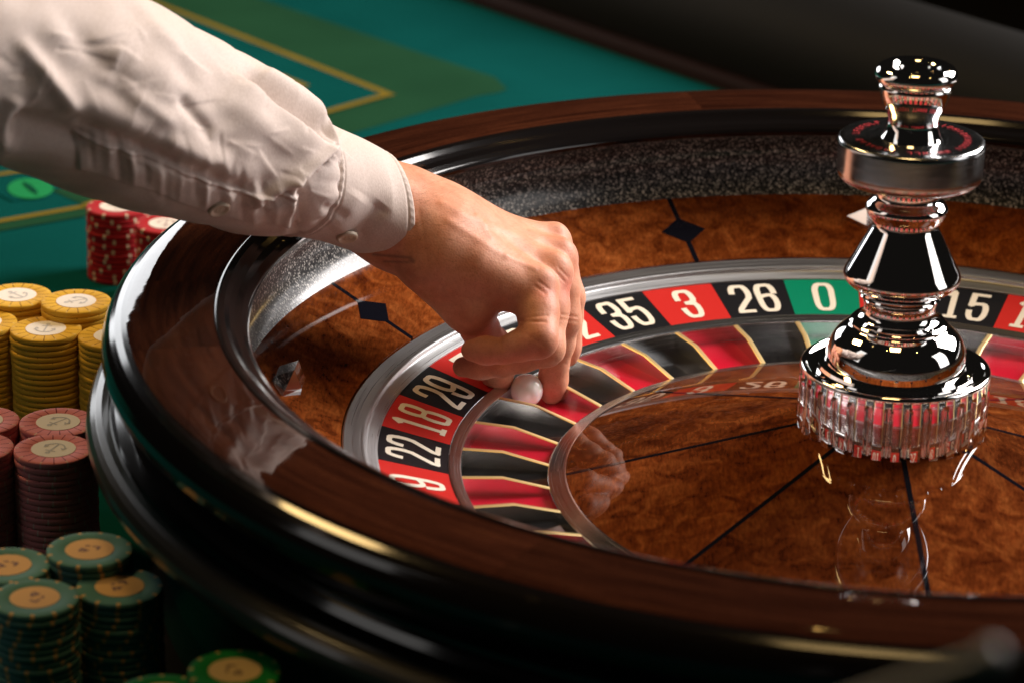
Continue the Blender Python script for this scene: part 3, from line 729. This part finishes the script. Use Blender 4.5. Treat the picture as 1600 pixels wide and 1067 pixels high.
# relax the grid pattern out of the skin
ea = np.concatenate([Fh[:, [0, 1]], Fh[:, [1, 2]], Fh[:, [2, 3]], Fh[:, [3, 0]]])
def relax(V, it, lam):
    for i in range(it):
        s = np.zeros_like(V); c = np.zeros(len(V))
        np.add.at(s, ea[:, 0], V[ea[:, 1]]); np.add.at(c, ea[:, 0], 1); np.add.at(s, ea[:, 1], V[ea[:, 0]]); np.add.at(c, ea[:, 1], 1)
        V = V+lam*(s/np.maximum(c, 1)[:, None]-V)
    return V
Vh = relax(Vh, 4, .55)
M_skin = mat('skin', (.55, .27, .17), .52, spec=.3, **{'Subsurface Weight': .18, 'Subsurface Scale': .004, 'Subsurface Radius': (1., .35, .2)})
N = NT(M_skin)
att = N.n('ShaderNodeAttribute', attribute_name='skin_tint'); sp = N.n('ShaderNodeSeparateColor'); N.l(att.outputs['Color'], sp.inputs[0])
mott = N.noise(N.coord(), 75, 4, .6); pore = N.n('ShaderNodeTexVoronoi', i_Scale=820.); N.l(N.coord(), pore.inputs['Vector'])
fm = N.noise(N.coord(), 260, 3, .6); c0 = N.ramp(mott, [(.3, (.57, .235, .135)), (.7, (.70, .345, .225))])
c1 = N.mix(sp.outputs[0], c0, (.56, .17, .115))
pr = N.ramp(pore.outputs['Distance'], [(.0, (.84, .77, .72)), (.38, (1.02, 1.02, 1.02))])
c2_ = N.mix(1., N.mix(1., c1, N.ramp(fm, [(.3, (.93, .90, .89)), (.7, (1.06, 1.06, 1.06))]), 'MULTIPLY'), pr, 'MULTIPLY'); ink = N.mix(sp.outputs[1], c2_, (.10, .075, .075)); N.l(ink, N.b.inputs['Base Color'])
hm = N.n('ShaderNodeMath', operation='MULTIPLY_ADD', i_1=.5); N.l(N.noise(N.coord(), 380, 4, .65), hm.inputs[0]); N.l(pore.outputs['Distance'], hm.inputs[2])
N.bump(hm.outputs[0], .13, .0005)
person = empty('person', tuple(np.array([-.62, -.35, ZT]))); tag(person, 'person in a cream shirt reaching over the bowl to place a white ball', 'person')
def pin_p(o, q=None): q = q or person; o.parent = q; o.matrix_parent_inverse = Matrix.Translation(-Vector(q.location)); return o
hand = mesh_obj('hand', Vh, Fh, M_skin); pin_p(hand)
def blob(c, s): return np.exp(-((Vh-c)**2).sum(1)/s**2)
red = np.clip(blob(pt(850, 462, .06), .008)*.7+blob(pt(884, 450, .085), .009)*.9+.5*blob(p['rM'], .012)+.6*blob(p['iP'], .010)+.6*blob(p['rT'], .012)+.5*blob(p['iT'], .012)+.5*blob(p['mT'], .012)+.5*blob(p['pT'], .01)+.5*blob(p['tT'], .012)+.3*blob(p['iD'], .01), 0, 1)
px_, py_ = proj(Vh)
def segd(x, y, a, b):
    a = np.array(a, float); b = np.array(b, float); d = b-a; t = np.clip(((x-a[0])*d[0]+(y-a[1])*d[1])/(d@d), 0, 1)
    return np.hypot(x-a[0]-t*d[0], y-a[1]-t*d[1]), t
near = Vh[:, 1] < .5*(p['wR'][1]+p['wU'][1])
inkv = np.zeros(len(Vh))
for a, b, w in (((583, 398), (640, 403), 2.2), ((640, 403), (646, 408), 3.0), ((600, 409), (646, 410), 1.6)):
    d, t = segd(px_, py_, a, b); inkv = np.maximum(inkv, np.exp(-(d/w)**2)*near*.55)
ca = hand.data.color_attributes.new('skin_tint', 'FLOAT_COLOR', 'POINT')
ca.data.foreach_set('color', np.stack([red, inkv, 0*red, 0*red+1], 1).ravel().astype(np.float32))
# fine creases and the grazed knuckle are real relief
disp = np.zeros(len(Vh))
front = ((Vh-CP)*np.zeros(3)).sum(1) == 0
for a, b, w, amp in (((812, 520), (816, 500), 2.5, -.0004), ((814, 502), (852, 503), 2.2, -.0005), ((820, 497), (855, 493), 2., -.0003), ((783, 530), (786, 545), 2.5, -.0004), ((690, 452), (735, 470), 3, -.0003), ((640, 432), (690, 448), 3, -.0003), ((655, 455), (720, 492), 4, -.0004)):
    d, t = segd(px_, py_, a, b); disp += amp*np.exp(-(d/w)**2)*(Vh[:, 1] < .095)
for (a, b) in ((847, 462), (851, 467), (856, 462), (845, 470), (852, 473)):
    disp += .00016*np.exp(-((px_-a)**2+(py_-b)**2)/2.2**2)*(Vh[:, 1] < .085)
dors = np.clip((p['iM'][2]-.004-Vh[:, 2])/-.012, 0, 1)
for a, b, w, amp in (((690, 318), (760, 352), 6, .0004), ((760, 352), (838, 376), 6, .0004), ((700, 345), (790, 400), 6, .0004), ((790, 400), (836, 420), 4, .0004), ((745, 338), (770, 372), 4, .0004)):
    d, t = segd(px_, py_, a, b); disp += amp*np.exp(-(d/w)**2)*dors
for a, b, w, amp in (((842, 440), (858, 452), 2, -.0003), ((836, 447), (852, 459), 2, -.0003), ((868, 425), (882, 440), 2, -.0003), ((874, 420), (888, 434), 2, -.0003), ((878, 492), (902, 496), 2, -.0004), ((876, 499), (902, 503), 2, -.0003), ((866, 566), (884, 568), 2, -.0003), ((822, 522), (850, 541), 2.2, -.0003), ((640, 300), (652, 420), 3, -.0002), ((655, 330), (668, 410), 3, -.0002)):
    d, t = segd(px_, py_, a, b); disp += amp*np.exp(-(d/w)**2)
no = np.zeros(len(Vh)*3, np.float32); hand.data.vertices.foreach_get('normal', no); no = no.reshape(-1, 3)
Vh = Vh+no*disp[:, None]; hand.data.vertices.foreach_set('co', Vh.astype(np.float32).ravel()); hand.data.update()

# fine hair on the wrist and back of the hand
no2 = np.zeros(len(Vh)*3, np.float32); hand.data.vertices.foreach_get('normal', no2); no2 = no2.reshape(-1, 3)
cand = np.where((px_ > 632) & (px_ < 850) & (no2[:, 2] > .15) & (Vh[:, 2] > .055))[0]
wgt = np.exp(-(px_[cand]-632)/90.); cand = rng.choice(cand, 420, p=wgt/wgt.sum())
HV = []; HF = []
for i in cand:
    L = rng.uniform(.003, .0075); g = np.array([.75, .25, -.35])+rng.normal(0, .3, 3); n_ = no2[i]; g = g-n_*(g@n_); g /= np.linalg.norm(g)
    sd_ = np.cross(n_, g)*.000034; b = len(HV); q0 = Vh[i]; q1 = q0+g*L*.5+n_*L*.32; q2 = q0+g*L+n_*L*.40
    HV += [q0-sd_, q0+sd_, q1-sd_*.8, q1+sd_*.8, q2]; HF += [(b, b+1, b+3, b+2), (b+2, b+3, b+4)]
hair = mesh_obj('fine_hair', HV, HF, mat('brown_hair', (.32, .16, .075), .5)); hair['kind'] = 'stuff'; hair.parent = hand

# ------------------------------------------------------------------ the sleeve
M_cloth = mat('cream_cotton', (.69, .58, .53), .85, spec=.2, **{'Sheen Weight': .2, 'Sheen Roughness': .4}); N = NT(M_cloth)
wv = N.noise(N.coord((1, 1, .45)), 1300, 2, .7); cl_ = N.noise(N.coord(), 18, 3, .5)
N.l(N.mix(1., N.ramp(wv, [(.3, (.585, .485, .44)), (.7, (.71, .61, .565))]), N.ramp(cl_, [(.3, (.95, .94, .93)), (.7, (1.03, 1.03, 1.03))]), 'MULTIPLY'), N.b.inputs['Base Color'])
N.bump(wv, .22, .0005)
# centre line: photo point, depth, half height (up), half depth
SL = [(607, 325, .088, .0278, .0340), (562, 307, .080, .0285, .0345), (508, 286, .067, .0288, .0340), (456, 268, .052, .0316, .0365), (428, 256, .043, .0372, .0400), (381, 237, .030, .0412, .0430), (313, 206, .011, .0452, .0455), (240, 175, -.010, .0478, .0475), (170, 147, -.030, .0490, .0490), (90, 113, -.050, .0500, .050), (-20, 75, -.078, .051, .051), (-160, 30, -.11, .052, .052)]
C_ = np.array([pt(a, b, c) for a, b, c, _, _ in SL])
# beyond the frame the arm bends up at the elbow to the shoulder
ex = C_[-1]; C_ = np.vstack([C_, ex+np.array([-.09, -.04, .06]), ex+np.array([-.18, -.08, .15]), ex+np.array([-.25, -.12, .27])])
RA = np.array([s[3] for s in SL]+[.054, .056, .060]); RB = np.array([s[4] for s in SL]+[.054, .056, .060])
def cr_arr(A_, n):
    A_ = np.asarray(A_, float); A_ = np.concatenate([[2*A_[0]-A_[1]], A_, [2*A_[-1]-A_[-2]]]); out = []
    for i in range(1, len(A_)-2):
        a, b, c, d = A_[i-1:i+3]
        for q in range(n):
            t = q/n; out.append(.5*(2*b+(c-a)*t+(2*a-5*b+4*c-d)*t*t+(3*b-a-3*c+d)*t**3))
    out.append(A_[-2]); return np.array(out)
SUB = 34; C2 = cr_arr(C_, SUB); A2 = cr_arr(RA, SUB); B2 = cr_arr(RB, SUB)
NV = 400
def tube(C2, A2, B2, n):
    T = np.gradient(C2, axis=0); T /= np.linalg.norm(T, axis=1)[:, None]
    U1 = np.array([0, 0, 1.])-T*T[:, 2:3]; U1 /= np.linalg.norm(U1, axis=1)[:, None]; w_ = np.clip(np.arange(len(U1))/(5.*SUB), 0, 1)[:, None]; U1 = U1*w_+np.array([.02, 0, 1.])*(1-w_); U1 /= np.linalg.norm(U1, axis=1)[:, None]; S1 = np.cross(U1, T)
    th = np.linspace(0, 2*PI, n, endpoint=False)
    return C2[:, None]+U1[:, None]*(A2[:, None]*np.cos(th))[..., None]+S1[:, None]*(B2[:, None]*np.sin(th))[..., None]
def noise3(Pp, sc, seed, oct_=3):            # cheap value noise from sines
    g = np.random.default_rng(seed); o = np.zeros(Pp.shape[:-1])
    for q in range(oct_*5):
        k = g.normal(size=3); k /= np.linalg.norm(k); f = sc*(1.6**(q//5)); o += np.sin(Pp@k*f+g.uniform(0, 6.28))/(1.5**(q//5))
    return o/6
G0 = tube(C2, A2, B2, NV); NS = len(C2)
def grid_normals(G):
    du = np.gradient(G, axis=0); dv = np.roll(G, -1, 1)-np.roll(G, 1, 1)
    n = np.cross(du, dv); n /= np.maximum(np.linalg.norm(n, axis=2), 1e-9)[..., None]
    cen = G.mean(1, keepdims=True); s = np.sign(((G-cen)*n).sum(2).mean()); return n*s
NG = grid_normals(G0)
X, Y = proj(G0); FR = np.clip(-((G0-CP)/np.linalg.norm(G0-CP, axis=2)[..., None]*NG).sum(2)*3+.3, 0, 1)
cuff_s = 3*SUB                                  # rows up to here are the cuff
row = np.arange(NS)[:, None]
dsp = np.zeros((NS, NV))
body = np.clip((row-cuff_s)/8., 0, 1)
def ridge(a, b, w, amp, w2=None, taper=True):   # a fold drawn along a line, sharper on one side
    global dsp
    d, t = segd(X, Y, a, b); aa = np.array(a, float); bb = np.array(b, float); dd = bb-aa
    side = (X-aa[0])*dd[1]-(Y-aa[1])*dd[0]
    ww = np.where(side > 0, w, w2 or w)
    e = np.exp(-(d/ww)**2)
    if taper: e = e*np.clip(np.minimum(t, 1-t)*5+.25, 0, 1)
    dsp = dsp+amp*e*FR
dsp += noise3(G0, 75, 3, 3)*.0020*body
dsp += noise3(G0, 34, 5, 2)*.0042*np.clip((row-cuff_s-30)/110., 0, 1)
dsp += noise3(G0*np.array([1., 1., 1.6]), 210, 9, 2)*.0008*body
dsp += noise3(G0*np.array([.55, .9, 2.2]), 120, 12, 2)*.0009*body
# pleat running from the elbow side down to the cuff seam: a fold lying over a groove
ridge((378, 106), (521, 226), 24, -.0125, 3.0); ridge((372, 116), (512, 236), 4, .0030, 18); ridge((408, 92), (526, 190), 9, .0080)
ridge((350, 150), (500, 252), 22, .0022)
# diagonal fold from the seam back under the arm
ridge((522, 230), (462, 282), 4, .0048, 12); ridge((470, 276), (392, 318), 5, .0042, 12); ridge((514, 250), (470, 292), 7, -.0042); ridge((462, 296), (400, 330), 7, -.0034)
ridge((464, 272), (446, 364), 5, .0026, 12); ridge((476, 290), (462, 366), 9, -.0030)
ridge((380, 296), (300, 258), 12, -.0030); ridge((360, 258), (250, 222), 20, .0030)
# puckers along the placket
for k, x0 in enumerate(range(150, 440, 19)):
    y0 = 232+(x0-140)*.285; s = 1 if k % 2 else -.8; a1 = rng.uniform(24, 44); a2 = rng.uniform(26, 52); jx = rng.uniform(-5, 5)
    ridge((x0+jx-4, y0-a1), (x0+jx+rng.uniform(-5, 5), y0+a2), rng.uniform(4.5, 7.5), .0010*s*rng.uniform(.5, 1.2))
# slack at the elbow
ridge((40, 120), (230, 200), 30, .0036); ridge((10, 190), (150, 228), 22, -.0055); ridge((60, 40), (300, 120), 40, .0026); ridge((0, 232), (30, 150), 16, .0028); ridge((200, 60), (360, 150), 24, -.0020); ridge((120, 190), (300, 262), 13, -.0040)
ridge((230, 30), (330, 130), 14, .0014); ridge((150, 110), (280, 200), 14, .0020); ridge((90, 20), (200, 150), 18, -.0018); ridge((280, 150), (330, 215), 12, -.0025); ridge((30, 60), (120, 180), 14, .003)
# small sharp creases
for k in range(60):
    x0 = rng.uniform(10, 500); t0 = rng.uniform(.08, .92); y_hi = np.interp(x0, [0, 245, 376, 521], [-60, 0, 74, 190]); y_lo = np.interp(x0, [0, 175, 381, 475], [254, 318, 380, 380])
    y0 = y_hi+(y_lo-y_hi)*t0; an = .42+rng.normal(0, .45)+(1.3 if rng.random() < .3 else 0); L = rng.uniform(10, 32)
    ridge((x0-L*math.cos(an), y0-L*math.sin(an)), (x0+L*math.cos(an), y0+L*math.sin(an)), rng.uniform(2.2, 4.0), rng.choice([-1, 1])*rng.uniform(.0002, .0006), rng.uniform(4, 10))
# gathers into the cuff seam
for k in range(22):
    th0 = rng.uniform(0, 2*PI); th = np.linspace(0, 2*PI, NV, endpoint=False)[None]
    dth = np.abs((th-th0+PI) % (2*PI)-PI); L = rng.uniform(10, 28)
    dsp += rng.choice([-1, 1])*.0014*np.exp(-(dth/.07)**2)*np.exp(-np.maximum(row-cuff_s, 0)/L)*body
# placket strip along the underside and its stitched edge
pl_ = [(118, 216), (142, 222), (245, 249), (341, 288), (394, 302), (470, 308)]
dl = np.full(X.shape, 1e9); below = np.zeros(X.shape, bool)
for q0, q1 in zip(pl_, pl_[1:]):
    d, t = segd(X, Y, q0, q1); dl = np.minimum(dl, d)
    below |= (X >= q0[0]) & (X < q1[0]) & (Y > q0[1]+(X-q0[0])*(q1[1]-q0[1])/(q1[0]-q0[0]))
sd = np.where(below, dl, -dl); inpl = np.clip((X-120)/5, 0, 1)*np.clip((474-X)/5, 0, 1)
dsp += FR*inpl*(.0013*np.clip((sd+1.5)/2., 0, 1)*np.clip((48-sd)/3., 0, 1)+.0009*np.exp(-((sd-.5)/1.5)**2)-.0006*np.exp(-((sd-5.5)/1.3)**2))
# cuff: flat, stitched, with a raised edge at the seam
dsp += np.where(row <= cuff_s+1, noise3(G0, 55, 8, 2)*.0009, 0)
dsp += np.where(row < cuff_s, .0012, 0)
for rw in (6, cuff_s-5): dsp += -.0006*np.exp(-((row-rw)/1.0)**2)
puck = np.sin(np.linspace(0, 2*PI*46, NV, endpoint=False))[None]
dsp += .00012*puck*np.exp(-((row-2.5)/2.)**2)+.00016*puck*np.exp(-((row-cuff_s+2)/2.5)**2)
ridge((598, 318), (556, 372), 14, -.0022); ridge((560, 300), (520, 360), 16, .0016); ridge((500, 320), (540, 335), 7, -.0010)
G1 = G0+NG*dsp[..., None]
def grid_obj(name, G, material, closed_v=True, parent=None):
    n, mv = G.shape[:2]; idx = np.arange(n*mv).reshape(n, mv); j2 = np.roll(idx, -1, 1) if closed_v else idx[:, 1:]
    i0 = idx if closed_v else idx[:, :-1]
    F_ = np.stack([i0[:-1], j2[:-1], j2[1:], i0[1:]], -1).reshape(-1, 4)
    o = mesh_obj(name, G.reshape(-1, 3), F_, material)
    return o
def thick(o, t=.0013):
    md = o.modifiers.new('thickness', 'SOLIDIFY'); md.thickness = t; md.offset = -1
    return o
sleeve = grid_obj('sleeve', G1[cuff_s-1:], M_cloth)
bm = bmesh.new(); bm.from_mesh(sleeve.data); bm.verts.ensure_lookup_table()
e = len(bm.verts)-NV; bm.faces.new([bm.verts[e+q] for q in range(NV)]); bmesh.ops.recalc_face_normals(bm, faces=bm.faces); bm.to_mesh(sleeve.data); bm.free()
pin_p(sleeve)
cuff = grid_obj('cuff', G1[:cuff_s], M_cloth)
bm = bmesh.new(); bm.from_mesh(cuff.data); bmesh.ops.recalc_face_normals(bm, faces=bm.faces); bm.to_mesh(cuff.data); bm.free()
cuff.parent = sleeve
thick(cuff, .0016); thick(sleeve, .0012)
M_btn = mat('shell_button', (.66, .56, .44), .45, spec=.3)
def button(px, py, parent):
    k = np.argmin((X-px)**2+(Y-py)**2+1e6*(FR < .2)); c = G1.reshape(-1, 3)[k]; n = NG.reshape(-1, 3)[k]
    prof = [(.0001, .0012), (.0030, .0012), (.0038, .0019), (.0046, .0021), (.0053, .0017), (.0056, .0008), (.0054, 0.)]
    o = lathe('button', prof, M_btn, n=28); q = Vector(n).to_track_quat('Z', 'Y'); bm = bmesh.new(); bm.from_mesh(o.data)
    for h in range(4):
        a = PI/4+h*PI/2; bmesh.ops.create_cone(bm, cap_ends=True, segments=8, radius1=.0005, radius2=.0005, depth=.0006, matrix=Matrix.Translation((.0013*math.cos(a), .0013*math.sin(a), .0012)))
    bm.transform(Matrix.Translation(Vector(c)+Vector(n)*.0002) @ q.to_matrix().to_4x4()); bm.to_mesh(o.data); bm.free()
    o.parent = sleeve; return o
button(541, 366, sleeve); button(340, 322, sleeve)
